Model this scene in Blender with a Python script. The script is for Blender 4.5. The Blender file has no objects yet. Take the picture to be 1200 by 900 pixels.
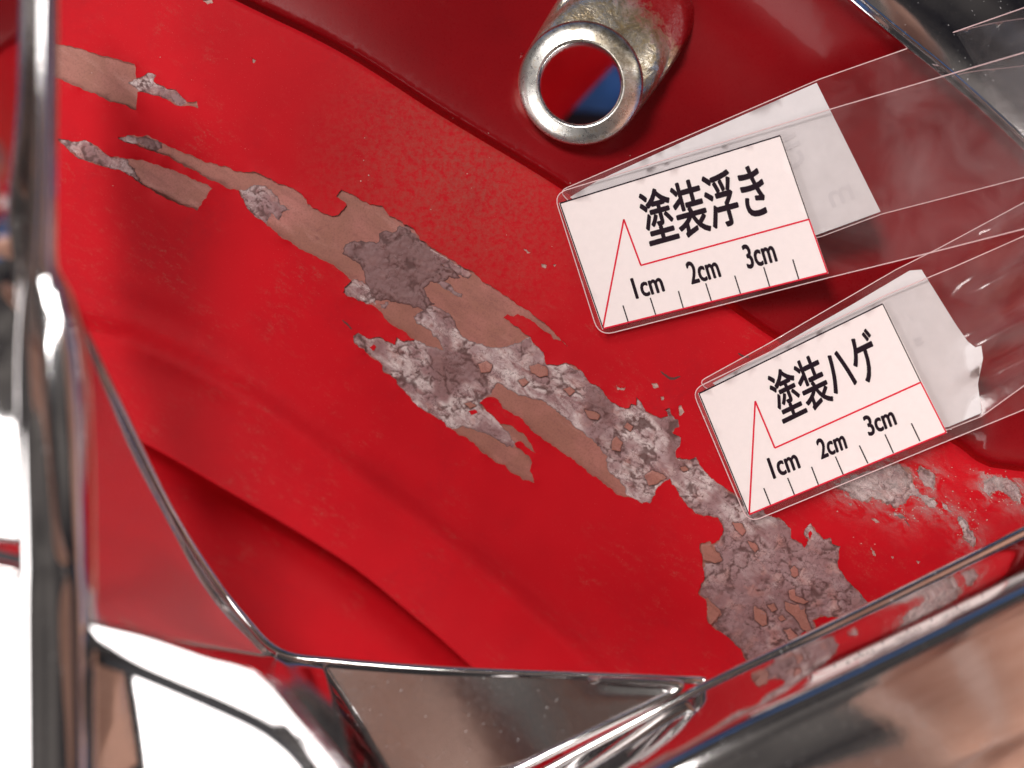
import bpy, bmesh, math, random
import numpy as np
from mathutils import Vector, noise
from mathutils.geometry import delaunay_2d_cdt, tessellate_polygon

random.seed(7); rng = np.random.default_rng(7)
sc = bpy.context.scene
COL = sc.collection

# ------------------------------------------------------------------ camera
CM = 0.01            # the scene is laid out in centimetres, stored in metres
D = 32.0             # camera height over the sheet, cm
PX = 68.0            # measured from the printed ruler: 68 picture px per cm
cam = bpy.data.cameras.new('camera'); camo = bpy.data.objects.new('camera', cam); COL.objects.link(camo)
camo.location = (0, 0, D*CM); cam.sensor_width = 36.0; cam.lens = 36.0*D/(1200/PX)
cam.clip_start = 0.005; cam.clip_end = 50
cam.dof.use_dof = True; cam.dof.focus_distance = (D-0.1)*CM; cam.dof.aperture_fstop = 6.0
sc.camera = camo

# ------------------------------------------------------------------ world, lamps, exposure
w = bpy.data.worlds.new('World'); sc.world = w; w.use_nodes = True
wn = w.node_tree; bg = wn.nodes['Background']; bg.inputs[1].default_value = 0.15
wt = wn.nodes.new('ShaderNodeTexCoord'); wx = wn.nodes.new('ShaderNodeTexNoise'); wr = wn.nodes.new('ShaderNodeValToRGB')   # dim cluttered surroundings, alike on all sides
wx.inputs['Scale'].default_value = 3.5; wx.inputs['Detail'].default_value = 5; wn.links.new(wt.outputs['Generated'], wx.inputs['Vector'])
wr.color_ramp.elements[0].position = .35; wr.color_ramp.elements[0].color = (.03, .03, .06, 1)
wr.color_ramp.elements[1].position = .68; wr.color_ramp.elements[1].color = (1.0, .90, .84, 1)
wn.links.new(wx.outputs['Fac'], wr.inputs[0]); wn.links.new(wr.outputs[0], bg.inputs[0])
def area(name, loc, target, sx, sy, power, col=(1, 1, 1)):
    l = bpy.data.lights.new(name, 'AREA'); l.shape = 'RECTANGLE'; l.size = sx*CM; l.size_y = sy*CM
    l.energy = power; l.color = col
    o = bpy.data.objects.new(name, l); COL.objects.link(o); o.location = Vector(loc)*CM
    o.rotation_euler = (Vector(target)-Vector(loc)).to_track_quat('-Z', 'Y').to_euler()
    return o
area('window_light', (-100, -50, 66), (0, 0, 0), 90, 84, 13, (1, .955, .94))
area('ceiling_light', (-37, 64, 125), (0, 0, 0), 30, 40, 15.0, (1, .95, .92))
area('tube_light', (92, 40, 118), (0, 10, 0), 4, 90, 3.0, (1, .97, .95))
area('under_fill_light', (22, -10, -40), (2, 4, -8), 16, 16, 5.0, (1, .97, .95))  # added fill lamp that brightens what shows through the bore
vs = sc.view_settings; vs.view_transform = 'Standard'; vs.look = 'None'; vs.exposure = 0; vs.gamma = 1
sc.cycles.sample_clamp_indirect = 2.5; sc.cycles.max_bounces = 12; sc.cycles.transparent_max_bounces = 24

def P(px, py, z=0.0):
    k = (D-z)/D
    return Vector(((px-600)/PX*k, (450-py)/PX*k, z))*CM

# ------------------------------------------------------------------ materials
def nt(name):
    m = bpy.data.materials.new(name); m.use_nodes = True
    n = m.node_tree; b = n.nodes['Principled BSDF']
    return m, n, b
def node(n, t, **kw):
    x = n.nodes.new(t)
    for k, v in kw.items():
        if k.startswith('i_'):
            x.inputs[k[2:]].default_value = v
        else: setattr(x, k, v)
    return x
def L(n, a, b): n.links.new(a, b)
def coords(n, scale=(1, 1, 1), rot=0):
    """object space in cm; axes turned by rot first, then stretched"""
    tc = node(n, 'ShaderNodeTexCoord'); mp = node(n, 'ShaderNodeMapping', vector_type='TEXTURE')
    mp.inputs['Scale'].default_value = tuple(.01/s for s in scale); mp.inputs['Rotation'].default_value = (0, 0, rot)
    L(n, tc.outputs['Object'], mp.inputs['Vector']); return mp.outputs[0]
def noise_t(n, vec, scale, detail=4, rough=.6, dist=0):
    t = node(n, 'ShaderNodeTexNoise'); t.inputs['Scale'].default_value = scale; t.inputs['Detail'].default_value = detail
    t.inputs['Roughness'].default_value = rough; t.inputs['Distortion'].default_value = dist
    L(n, vec, t.inputs['Vector']); return t.outputs['Fac']
def ramp(n, fac, stops):
    r = node(n, 'ShaderNodeValToRGB'); e = r.color_ramp.elements
    while len(e) < len(stops): e.new(.5)
    for el, (p, c) in zip(e, stops):
        el.position = p; el.color = (c, c, c, 1) if isinstance(c, (int, float)) else (*c, 1)
    L(n, fac, r.inputs[0]); return r.outputs[0]
def mix(n, fac, a, b, mode='MIX'):
    m = node(n, 'ShaderNodeMix', data_type='RGBA', blend_type=mode)
    for s, v in ((0, fac), (6, a), (7, b)):
        if hasattr(v, 'links') or hasattr(v, 'is_linked'): L(n, v, m.inputs[s])
        else: m.inputs[s].default_value = v if isinstance(v, (int, float)) else (*v, 1)
    return m.outputs[2]
def bump(n, b, h, strength, dist):
    x = node(n, 'ShaderNodeBump'); x.inputs['Strength'].default_value = strength; x.inputs['Distance'].default_value = dist*CM
    L(n, h, x.inputs['Height']); L(n, x.outputs[0], b.inputs['Normal'])

def m_paint(name, rough, col, dusty, coat):
    m, n, b = nt(name)
    v = coords(n); vs_ = coords(n, (.45, 1, 1), math.radians(-34))
    big = noise_t(n, v, .35, 3); fine = noise_t(n, v, 26, 4, .7); streak = noise_t(n, vs_, 9, 5, .7)
    c = mix(n, ramp(n, big, [(.3, 0), (.7, 1)]), tuple(x*.88 for x in col), tuple(min(1, x*1.1) for x in col))
    dust = mix(n, 1.0, ramp(n, streak, [(.5, 0), (.78, 1)]), ramp(n, noise_t(n, v, .8, 3), [(.48, 0), (.68, 1)]), 'MULTIPLY')
    dust = mix(n, 1.0, dust, ramp(n, fine, [(.42, 0), (.62, 1)]), 'MULTIPLY')
    dust = mix(n, 1.0, dust, (dusty,)*3, 'MULTIPLY')
    c = mix(n, dust, c, (.30, .12, .09))
    speck = ramp(n, noise_t(n, v, 60, 1, .5), [(.74, 0), (.79, 1)])
    c = mix(n, mix(n, 1.0, speck, (.30*dusty,)*3, 'MULTIPLY'), c, (.6, .35, .3))
    if dusty > .5:                                   # settled brownish dust on the flat above the long bare patch
        tc = node(n, 'ShaderNodeTexCoord'); dv = node(n, 'ShaderNodeVectorMath', operation='DISTANCE'); dv.inputs[1].default_value = tuple(P(545, 205, 0)); L(n, tc.outputs['Object'], dv.inputs[0])
        dm = node(n, 'ShaderNodeMath', operation='DIVIDE'); L(n, dv.outputs['Value'], dm.inputs[0]); dm.inputs[1].default_value = 3.2*CM
        dk = mix(n, 1.0, ramp(n, dm.outputs[0], [(.1, .6), (1.0, 0)]), ramp(n, noise_t(n, v, 11, 6, .75), [(.38, 0), (.62, 1)]), 'MULTIPLY')
        c = mix(n, dk, c, (.30, .085, .06))
    grime = mix(n, 1.0, ramp(n, noise_t(n, v, .55, 5, .65, .6), [(.50, 0), (.74, .38)]), ramp(n, noise_t(n, v, 9, 5, .75), [(.36, 0), (.60, 1)]), 'MULTIPLY')
    c = mix(n, mix(n, 1.0, grime, (.6+.4*dusty,)*3, 'MULTIPLY'), c, tuple(x*k for x, k in zip(col, (.52, 2.0, 1.5))))
    L(n, c, b.inputs['Base Color'])
    r = mix(n, fine, (rough*.8,)*3, (rough*1.25,)*3); L(n, r, b.inputs['Roughness'])
    b.inputs['Coat Weight'].default_value = coat; b.inputs['Coat Roughness'].default_value = .06
    b.inputs['Specular IOR Level'].default_value = .12 if coat == 0 else .14
    bump(n, b, fine, .12, .01)
    return m
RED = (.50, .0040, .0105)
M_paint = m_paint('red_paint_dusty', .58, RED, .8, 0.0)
M_gloss_shaded = m_paint('red_paint_glossy_shaded', .28, (.225, .003, .006), .12, .12)  # glossier recess paint, its red darkened to stand in for shade

def m_primer():
    m, n, b = nt('bare_primer')
    v = coords(n); vs_ = coords(n, (.2, 1, 1), math.radians(-34))
    a = noise_t(n, v, 1.1, 4, .6, .4); f = noise_t(n, v, 30, 4, .7); s = noise_t(n, vs_, 7, 5, .7)
    c = mix(n, ramp(n, a, [(.38, 0), (.62, 1)]), (.32, .12, .085), (.42, .152, .125))
    c = mix(n, ramp(n, s, [(.48, 0), (.70, .55)]), c, (.24, .08, .065))
    c = mix(n, ramp(n, noise_t(n, v, .8, 4, .6, .5), [(.46, 0), (.60, .55)]), c, (.29, .112, .075))
    c = mix(n, ramp(n, noise_t(n, vs_, 3, 5, .7), [(.56, 0), (.72, .55)]), c, (.50, .24, .20))
    c = mix(n, ramp(n, f, [(.36, .45), (.52, 0)]), c, (.18, .06, .05))
    c = mix(n, ramp(n, noise_t(n, v, 2.4, 6, .75, .8), [(.60, 0), (.68, .6)]), c, (.20, .06, .05))
    L(n, c, b.inputs['Base Color']); b.inputs['Roughness'].default_value = .55
    bump(n, b, f, .25, .01); return m
M_primer = m_primer()

def m_crust():
    m, n, b = nt('corroded_metal')
    def at(nm):
        x = node(n, 'ShaderNodeAttribute', attribute_name=nm); return x.outputs['Fac']
    v = coords(n); vs_ = coords(n, (.42, 1, 1), math.radians(-36))
    f1 = noise_t(n, vs_, 5, 6, .68, .8); f2 = noise_t(n, v, 13, 5, .72, .6); f3 = noise_t(n, vs_, 3.2, 4, .6, .5)
    base = mix(n, ramp(n, f3, [(.35, 0), (.65, 1)]), (.24, .105, .105), (.34, .205, .21))
    base = mix(n, ramp(n, at('tone'), [(.2, 0), (.9, .75)]), base, (.40, .175, .15))
    base = mix(n, ramp(n, at('dark'), [(0, 0), (1, .9)]), base, mix(n, f1, (.15, .06, .055), (.25, .14, .14)))
    wh = mix(n, 1.0, ramp(n, at('white'), [(.3, 0), (.85, 1)]), ramp(n, f1, [(.38, 0), (.62, 1)]), 'MULTIPLY')
    base = mix(n, mix(n, 1.0, wh, (.95,)*3, 'MULTIPLY'), base, (.68, .56, .545))
    base = mix(n, ramp(n, f2, [(.33, .8), (.46, 0)]), base, (.14, .055, .052))
    base = mix(n, ramp(n, f1, [(.62, 0), (.8, .45)]), base, (.68, .56, .53))
    # thin dark crack lines
    wv = node(n, 'ShaderNodeTexNoise'); wv.inputs['Scale'].default_value = 6; wv.inputs['Detail'].default_value = 3; L(n, v, wv.inputs['Vector'])
    ad = node(n, 'ShaderNodeVectorMath', operation='MULTIPLY_ADD'); ad.inputs[1].default_value = (.5, .5, .5)
    L(n, wv.outputs['Color'], ad.inputs[0]); L(n, v, ad.inputs[2])
    vo = node(n, 'ShaderNodeTexVoronoi', feature='DISTANCE_TO_EDGE'); vo.inputs['Scale'].default_value = 4.6; L(n, ad.outputs[0], vo.inputs['Vector'])
    ck = ramp(n, vo.outputs['Distance'], [(.010, .6), (.04, 0)])
    ck = mix(n, 1.0, ck, ramp(n, noise_t(n, v, 2.5, 3), [(.42, 0), (.54, 1)]), 'MULTIPLY')
    base = mix(n, ck, base, (.085, .028, .025))
    base = mix(n, ramp(n, at('crack'), [(.25, 0), (.8, .85)]), base, (.085, .028, .025))
    L(n, base, b.inputs['Base Color']); b.inputs['Roughness'].default_value = .62
    h = mix(n, .5, f1, f2); bump(n, b, h, .55, .03)
    return m
M_crust = m_crust()

def m_plain(name, col, rough=.5, metal=0, spec=.5, var=.0, scale=3):
    m, n, b = nt(name)
    if var:
        v = coords(n); f = noise_t(n, v, scale, 5, .65)
        c = mix(n, ramp(n, f, [(.3, 0), (.7, 1)]), tuple(x*(1-var) for x in col), tuple(min(1, x*(1+var)) for x in col))
        L(n, c, b.inputs['Base Color'])
    else: b.inputs['Base Color'].default_value = (*col, 1)
    b.inputs['Roughness'].default_value = rough; b.inputs['Metallic'].default_value = metal
    b.inputs['Specular IOR Level'].default_value = spec
    return m
def m_chrome():
    m, n, b = nt('chrome_plating'); v = coords(n)
    b.inputs['Metallic'].default_value = 1; b.inputs['Base Color'].default_value = (.76, .735, .73, 1)
    f = noise_t(n, v, 14, 4, .7); r = ramp(n, f, [(.3, .05), (.8, .10)]); L(n, r, b.inputs['Roughness'])
    spots = ramp(n, noise_t(n, v, 16, 2, .5), [(.70, 1.0), (.76, .55)]); L(n, spots, b.inputs['Metallic'])      # dust and dried water spots
    bump(n, b, noise_t(n, v, 1.2, 2), .04, .05); return m
M_chrome = m_chrome()
M_chrome_glare = M_chrome.copy(); M_chrome_glare.name = 'chrome_plating_glare'  # paler, less metallic copy that imitates glare on the web
_b = M_chrome_glare.node_tree.nodes['Principled BSDF']; M_chrome_glare.node_tree.links.remove(_b.inputs['Metallic'].links[0]); _b.inputs['Metallic'].default_value = .84; _b.inputs['Base Color'].default_value = (.88, .84, .83, 1)
def m_boss():
    m, n, b = nt('worn_boss_metal'); v = coords(n)
    a = noise_t(n, v, 1.6, 5, .65, .5); f = noise_t(n, v, 9, 6, .75, .4)
    c = mix(n, ramp(n, f, [(.36, 0), (.60, 1)]), (.46, .34, .18), (.90, .85, .74))
    c = mix(n, ramp(n, a, [(.35, .75), (.56, 0)]), c, (.36, .25, .12))
    c = mix(n, ramp(n, noise_t(n, v, 13, 5, .75), [(.58, 0), (.70, .85)]), c, (.08, .05, .025))
    tc = node(n, 'ShaderNodeTexCoord'); sp = node(n, 'ShaderNodeVectorMath', operation='DOT_PRODUCT'); sp.inputs[1].default_value = (75, 66, 0); L(n, tc.outputs['Object'], sp.inputs[0])
    ad = node(n, 'ShaderNodeMath', operation='MULTIPLY_ADD'); L(n, f, ad.inputs[0]); ad.inputs[1].default_value = 1.3; L(n, sp.outputs['Value'], ad.inputs[2])
    sb = node(n, 'ShaderNodeMath', operation='SUBTRACT'); L(n, ad.outputs[0], sb.inputs[0]); sb.inputs[1].default_value = BOSS_PAINT
    msk = ramp(n, sb.outputs[0], [(.0, 0), (.5, 1)])
    c = mix(n, msk, c, (.27, .005, .008)); L(n, mix(n, msk, (.85,)*3, (0, 0, 0)), b.inputs['Metallic'])
    L(n, c, b.inputs['Base Color'])
    L(n, ramp(n, f, [(.3, .38), (.7, .2)]), b.inputs['Roughness']); bump(n, b, a, .5, .08); return m
BOSS_PAINT = 6.3
M_boss = m_boss()
def m_ring():
    m, n, b = nt('polished_ring_metal'); v = coords(n)
    f = noise_t(n, v, 7, 6, .75, .6); g = noise_t(n, v, 22, 4, .7)
    c = mix(n, ramp(n, f, [(.30, 0), (.46, 1)]), (.60, .48, .30), (.93, .91, .86))
    c = mix(n, ramp(n, g, [(.66, 0), (.76, .7)]), c, (.22, .14, .07))
    tc = node(n, 'ShaderNodeTexCoord'); sp = node(n, 'ShaderNodeVectorMath', operation='DOT_PRODUCT'); sp.inputs[1].default_value = (62, 78, 0); L(n, tc.outputs['Object'], sp.inputs[0])
    ad = node(n, 'ShaderNodeMath', operation='MULTIPLY_ADD'); L(n, noise_t(n, v, 4, 5, .7), ad.inputs[0]); ad.inputs[1].default_value = 2.4; L(n, sp.outputs['Value'], ad.inputs[2])
    sb = node(n, 'ShaderNodeMath', operation='SUBTRACT'); L(n, ad.outputs[0], sb.inputs[0]); sb.inputs[1].default_value = 6.25
    gm = ramp(n, sb.outputs[0], [(.0, 0), (.6, .8)])
    c = mix(n, gm, c, mix(n, ramp(n, noise_t(n, v, 12, 5, .75), [(.4, 0), (.6, 1)]), (.22, .15, .07), (.55, .47, .33)))
    L(n, c, b.inputs['Base Color']); b.inputs['Metallic'].default_value = 1
    L(n, ramp(n, f, [(.35, .36), (.6, .26)]), b.inputs['Roughness']); bump(n, b, g, .12, .02); return m
M_ring = m_ring()
def m_film():
    m, n, b = nt('clear_laminate_film'); n.nodes.remove(b); out = n.nodes['Material Output']
    tr = node(n, 'ShaderNodeBsdfTransparent'); tr.inputs[0].default_value = (.995, .99, .99, 1)
    df = node(n, 'ShaderNodeBsdfDiffuse'); df.inputs[0].default_value = (.8, .76, .76, 1)
    gl = node(n, 'ShaderNodeBsdfGlossy'); gl.inputs['Roughness'].default_value = .16
    v = coords(n); f = noise_t(n, v, .9, 3, .6, .6)
    hz = node(n, 'ShaderNodeMixShader'); L(n, ramp(n, f, [(.35, .008), (.75, .045)]), hz.inputs[0]); L(n, tr.outputs[0], hz.inputs[1]); L(n, df.outputs[0], hz.inputs[2])
    fr = node(n, 'ShaderNodeFresnel'); fr.inputs[0].default_value = 1.27
    bp = node(n, 'ShaderNodeBump'); bp.inputs['Strength'].default_value = .10; bp.inputs['Distance'].default_value = .05*CM
    L(n, noise_t(n, v, 3, 2), bp.inputs['Height']); L(n, bp.outputs[0], gl.inputs['Normal']); L(n, bp.outputs[0], fr.inputs['Normal'])
    mx = node(n, 'ShaderNodeMixShader'); L(n, fr.outputs[0], mx.inputs[0]); L(n, hz.outputs[0], mx.inputs[1]); L(n, gl.outputs[0], mx.inputs[2])
    L(n, mx.outputs[0], out.inputs[0]); return m
M_film = m_film()
M_edge = m_plain('film_cut_edge', (.80, .55, .55), .3)
M_paper = m_plain('label_paper', (.88, .775, .755), .6, var=.02, scale=8)
M_back = m_plain('label_paper_reverse', (.70, .655, .66), .65, var=.05, scale=2.5)
M_ink = m_plain('black_ink', (.014, .005, .011), .6, spec=.12)
M_ghost = m_plain('ink_showing_through', (.645, .60, .61), .65)
M_redink = m_plain('red_ink', (.70, .012, .04), .6, spec=.15)
M_tarp = m_plain('blue_tarpaulin', (.035, .12, .32), .7, var=.7, scale=.25)
M_blue = m_plain('blue_cloth', (.06, .20, .52), .8, var=.35, scale=1)
M_dark = m_plain('shade_dark', (.02, .02, .025), .6, var=.3)  # near-black colour standing in for shade in gaps and bore
M_chip = m_plain('chipped_edge_primer', (.46, .30, .26), .7, var=.35, scale=20)
M_scr = m_plain('scratch_dirt', (.09, .02, .018), .7)
def m_skin():
    m, n, b = nt('skin'); v = coords(n)
    c = mix(n, ramp(n, noise_t(n, v, 1.2, 4), [(.3, 0), (.7, 1)]), (.50, .27, .19), (.60, .36, .27))
    L(n, c, b.inputs['Base Color']); b.inputs['Roughness'].default_value = .5; bump(n, b, noise_t(n, v, 12, 4), .3, .03); return m
M_skin = m_skin()

# ------------------------------------------------------------------ object helpers
def mesh_obj(name, verts, faces, mat, parent=None, smooth=True, attrs=None):
    me = bpy.data.meshes.new(name); me.from_pydata([tuple(v) for v in verts], [], [tuple(f) for f in faces])
    if attrs:
        for k, a in attrs.items():
            x = me.attributes.new(k, 'FLOAT', 'POINT'); x.data.foreach_set('value', np.asarray(a, dtype=np.float32))
    me.validate(); me.update()
    if smooth: me.polygons.foreach_set('use_smooth', [True]*len(me.polygons))
    me.materials.append(mat)
    o = bpy.data.objects.new(name, me); COL.objects.link(o)
    if parent: o.parent = parent
    return o
def thing(name, label, cat, group=None):
    o = bpy.data.objects.new(name, None); COL.objects.link(o); o.empty_display_size = .01
    o['label'] = label; o['category'] = cat
    if group: o['group'] = group
    return o
def catmull(pts, n):
    pts = np.asarray(pts, float); out = []
    for i in range(len(pts)-1):
        p0 = pts[i-1] if i else 2*pts[0]-pts[1]; p1 = pts[i]; p2 = pts[i+1]; p3 = pts[i+2] if i+2 < len(pts) else 2*pts[-1]-pts[-2]
        for k in range(n):
            t = k/n
            out.append(.5*((2*p1)+(-p0+p2)*t+(2*p0-5*p1+4*p2-p3)*t*t+(-p0+3*p1-3*p2+p3)*t**3))
    out.append(pts[-1]); return np.array(out)
def loft(name, rows, mat, parent, nu=8, nv=8, thick=.08):
    """rows: control grid of (px,py,z); smooth surface through all of them, with thickness"""
    g = np.array([catmull(r, nu) for r in rows]); g = np.array([catmull(g[:, j], nv) for j in range(g.shape[1])]).transpose(1, 0, 2)
    a, b = g.shape[:2]
    v = [P(*g[i, j]) for i in range(a) for j in range(b)]
    f = [(i*b+j, i*b+j+1, (i+1)*b+j+1, (i+1)*b+j) for i in range(a-1) for j in range(b-1)]
    o = mesh_obj(name, v, f, mat, parent)
    if thick:
        bm = bmesh.new(); bm.from_mesh(o.data); bmesh.ops.recalc_face_normals(bm, faces=bm.faces)
        up = sum(fc.normal.z*fc.calc_area() for fc in bm.faces)
        if up < 0: bmesh.ops.reverse_faces(bm, faces=bm.faces)
        bm.to_mesh(o.data); bm.free()
        s = o.modifiers.new('thickness', 'SOLIDIFY'); s.thickness = thick*CM; s.offset = -1
    return o
def tube(name, path, rad, mat, parent, n=6, seg=14, flat=1.0):
    """path of (px,py,z), radius in px per path point"""
    c = catmull([(*p, r) for p, r in zip(path, rad)], n)
    pts = [P(*q[:3]) for q in c]; v = []; f = []
    for i, p in enumerate(pts):
        t = (pts[min(i+1, len(pts)-1)]-pts[max(i-1, 0)]).normalized(); s = t.cross(Vector((0, 0, 1))).normalized(); u = s.cross(t)
        r = c[i, 3]/PX*CM*(D-c[i, 2])/D
        for k in range(seg):
            a = 2*math.pi*k/seg; v.append(p+s*math.cos(a)*r+u*math.sin(a)*r*flat)
    for i in range(len(pts)-1):
        for k in range(seg): f.append((i*seg+k, i*seg+(k+1) % seg, (i+1)*seg+(k+1) % seg, (i+1)*seg+k))
    f.append(tuple(range(seg))); f.append(tuple(range((len(pts)-1)*seg, len(pts)*seg))[::-1])
    return mesh_obj(name, v, f, mat, parent)

# ------------------------------------------------------------------ the painted sheet: heights
E1 = np.array([(-400, -330), (60, -108), (275, 0), (400, 62), (520, 138), (655, 220), (760, 295), (870, 372), (913, 401), (1020, 466), (1117, 520), (1150, 543), (1200, 553), (1500, 590)], float)
F1 = np.array([(-300, 280), (95, 365), (190, 392), (300, 450), (400, 520), (550, 632), (700, 762), (900, 960)], float)
F2 = np.array([(-300, 380), (60, 465), (170, 515), (250, 560), (400, 650), (480, 712), (560, 782), (760, 970)], float)
TL_ = np.array([(880, -110), (1003, 0), (1070, 55), (1115, 92), (1200, 170), (1300, 270), (1500, 480)], float)
E1 = catmull(E1, 6); F1 = catmull(F1, 6); F2 = catmull(F2, 6); TLc = catmull(TL_, 6)
def sdist(q, line):
    """signed distance (px); positive on the upper right of a line running down to the right"""
    q = np.atleast_2d(q); best = np.full(len(q), 1e9); sg = np.ones(len(q))
    for a, b in zip(line[:-1], line[1:]):
        ab = b-a; t = np.clip(((q-a)@ab)/(ab@ab), 0, 1); c = a+t[:, None]*ab; d = np.hypot(*(q-c).T)
        cr = ab[0]*(q[:, 1]-a[1])-ab[1]*(q[:, 0]-a[0]); m = d < best
        best[m] = d[m]; sg[m] = np.where(cr[m] < 0, 1, -1)
    return best*sg
def sstep(x): x = np.clip(x, 0, 1); return x*x*(3-2*x)
def zf(q, side=0):
    q = np.atleast_2d(np.asarray(q, float)); d1 = sdist(q, E1); dT = -sdist(q, TLc); d2 = -sdist(q, F1)
    t = np.maximum(-d1, 0)
    zm = -.85*(t/400)**2-.19*sstep((d2+4)/30)-.07*np.exp(-((d2-20)/15)**2)+.04*np.exp(-((d2+18)/16)**2)-.04*np.exp(-(t/2.5)**2)
    ww = np.clip(d1/np.maximum(d1+np.maximum(dT, 0), 1), 0, 1)
    zu = -.14-1.05*np.sin(np.pi*ww**1.4)*np.minimum(1, (d1+np.maximum(dT, 0))/420)+.35*ww-.22*np.exp(-(d1/6)**2)
    return np.where(d1 > -.4*side if side else d1 > 0, zu, zm)
def zf1(x, y): return float(zf([(x, y)])[0])

def rough_poly(pts, step=3.0, amp=.22, cap=1.4):
    pts = [np.array(p, float) for p in pts]
    out = []
    def sub(a, b):
        l = np.hypot(*(b-a))
        if l < step: out.append(a); return
        n = np.array([-(b-a)[1], (b-a)[0]])/l
        m = (a+b)/2+n*random.gauss(0, 1)*min(l*amp*.5, cap)
        sub(a, m); sub(m, b)
    for i in range(len(pts)): sub(pts[i], pts[(i+1) % len(pts)])
    return np.array(out)
def cdt(polys, loose, eps=1e-4, lines=()):
    vv = []; ff = []; ee = []
    for p in polys:
        ff.append(list(range(len(vv), len(vv)+len(p)))); vv += [Vector((float(x), float(y))) for x, y in p]
    for p in lines:
        ee += [(len(vv)+i, len(vv)+i+1) for i in range(len(p)-1)]; vv += [Vector((float(x), float(y))) for x, y in p]
    vv += [Vector((float(x), float(y))) for x, y in loose]
    r = delaunay_2d_cdt(vv, ee, ff, 0, eps, True)
    return np.array([(a.x, a.y) for a in r[0]]), r[2], r[5]
def inside(q, poly):
    q = np.atleast_2d(q); x, y = q.T; c = np.zeros(len(q), bool); a = poly; b = np.roll(poly, -1, 0)
    for (x1, y1), (x2, y2) in zip(a, b):
        if y1 == y2: continue
        m = ((y1 > y) != (y2 > y)) & (x < (x2-x1)*(y-y1)/(y2-y1)+x1); c ^= m
    return c
def pdist(q, poly, closed=True):
    q = np.atleast_2d(q); best = np.full(len(q), 1e9); b_ = np.roll(poly, -1, 0) if closed else poly[1:]
    for a, b in zip(poly, b_):
        ab = b-a; t = np.clip(((q-a)@ab)/max(ab@ab, 1e-9), 0, 1); best = np.minimum(best, np.hypot(*(q-(a+t[:, None]*ab)).T))
    return best

# outlines of the bare places (where the paint has come off), measured on the photograph
PA = [(40, 44), (62, 50), (95, 57), (118, 65), (140, 70), (158, 75), (160, 92), (166, 90), (170, 88), (173, 85), (183, 88), (180, 95), (195, 104), (206, 105), (215, 115), (219, 119), (231, 119), (232, 127), (220, 124), (208, 124), (195, 116), (180, 112), (168, 108), (161, 108), (160, 129), (135, 120), (105, 108), (85, 100), (65, 91), (40, 82)]
PB = [(67, 162), (75, 163), (85, 166), (98, 164), (108, 168), (120, 177), (132, 184), (141, 185), (155, 186), (165, 187), (185, 193), (205, 200), (225, 210), (249, 221), (238, 235), (231, 247), (210, 240), (190, 230), (167, 217), (160, 212), (150, 205), (135, 199), (120, 195), (105, 190), (92, 186), (82, 178), (75, 170)]
PC = [(138, 162), (150, 158), (165, 160), (172, 158), (185, 164), (205, 174), (230, 185), (260, 195), (285, 202), (303, 203), (325, 215), (345, 222), (359, 233), (360, 239), (372, 245), (385, 252), (392, 253), (400, 247), (406, 241), (403, 236), (394, 231), (400, 222), (415, 229), (433, 240), (448, 241), (456, 253), (470, 259), (485, 268), (492, 281), (507, 291), (523, 300), (560, 324), (587, 343), (617, 363), (647, 387), (666, 408), (640, 389), (620, 374), (607, 368), (602, 371), (595, 368), (590, 372), (607, 383), (622, 395), (623, 399), (637, 413), (640, 427), (653, 428), (663, 425), (682, 435), (690, 447), (702, 453), (712, 467), (728, 477), (737, 478), (740, 473), (746, 475), (746, 465), (752, 472), (757, 482), (767, 487), (775, 490), (783, 487), (779, 480), (785, 478), (788, 487), (795, 492), (796, 500), (788, 507), (798, 513), (797, 522), (792, 528), (793, 537), (800, 538), (815, 535), (820, 545), (833, 560), (850, 572), (868, 585), (890, 596), (907, 606), (917, 610), (927, 620), (927, 630), (933, 633), (943, 642), (947, 633), (942, 627), (943, 620), (950, 613), (957, 624), (965, 632), (973, 630), (975, 637), (985, 640), (983, 648), (982, 663), (988, 673), (1000, 687), (1010, 697), (1026, 712), (1000, 735), (983, 724), (967, 722), (952, 727), (955, 738), (940, 742), (937, 750), (925, 790), (888, 800), (878, 777), (863, 757), (843, 740), (830, 730), (827, 703), (818, 695), (825, 673), (823, 653), (820, 637), (832, 634), (834, 638), (843, 633), (848, 620), (841, 606), (828, 604), (815, 602), (805, 592), (800, 585), (795, 577), (787, 568), (785, 561), (778, 565), (770, 572), (768, 580), (762, 590), (753, 590), (740, 583), (723, 580), (707, 567), (683, 548), (663, 533), (640, 517), (620, 500), (603, 487), (587, 473), (578, 465), (568, 467), (562, 472), (570, 482), (580, 490), (587, 497), (603, 502), (617, 512), (623, 522), (628, 531), (622, 528), (608, 517), (603, 520), (605, 524), (613, 529), (620, 534), (622, 547), (626, 566), (613, 563), (597, 552), (577, 538), (553, 518), (533, 505), (523, 500), (517, 492), (500, 483), (490, 477), (478, 463), (465, 450), (460, 442), (448, 433), (448, 428), (442, 422), (428, 412), (415, 402), (414, 393), (420, 390), (433, 397), (442, 395), (452, 400), (463, 404), (465, 395), (472, 400), (486, 398), (478, 393), (463, 383), (450, 372), (437, 358), (420, 353), (407, 347), (402, 343), (403, 337), (412, 329), (400, 318), (370, 300), (328, 277), (313, 265), (298, 253), (290, 245), (282, 230), (280, 223), (270, 222), (253, 213), (233, 202), (213, 192), (193, 182), (180, 177), (163, 172), (150, 168)]
ISL = [[(433, 407), (438, 403), (441, 407), (438, 411)], [(549, 482), (556, 480), (560, 484), (552, 486)], [(950, 622), (952, 626), (949, 632), (947, 626)]]
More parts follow.
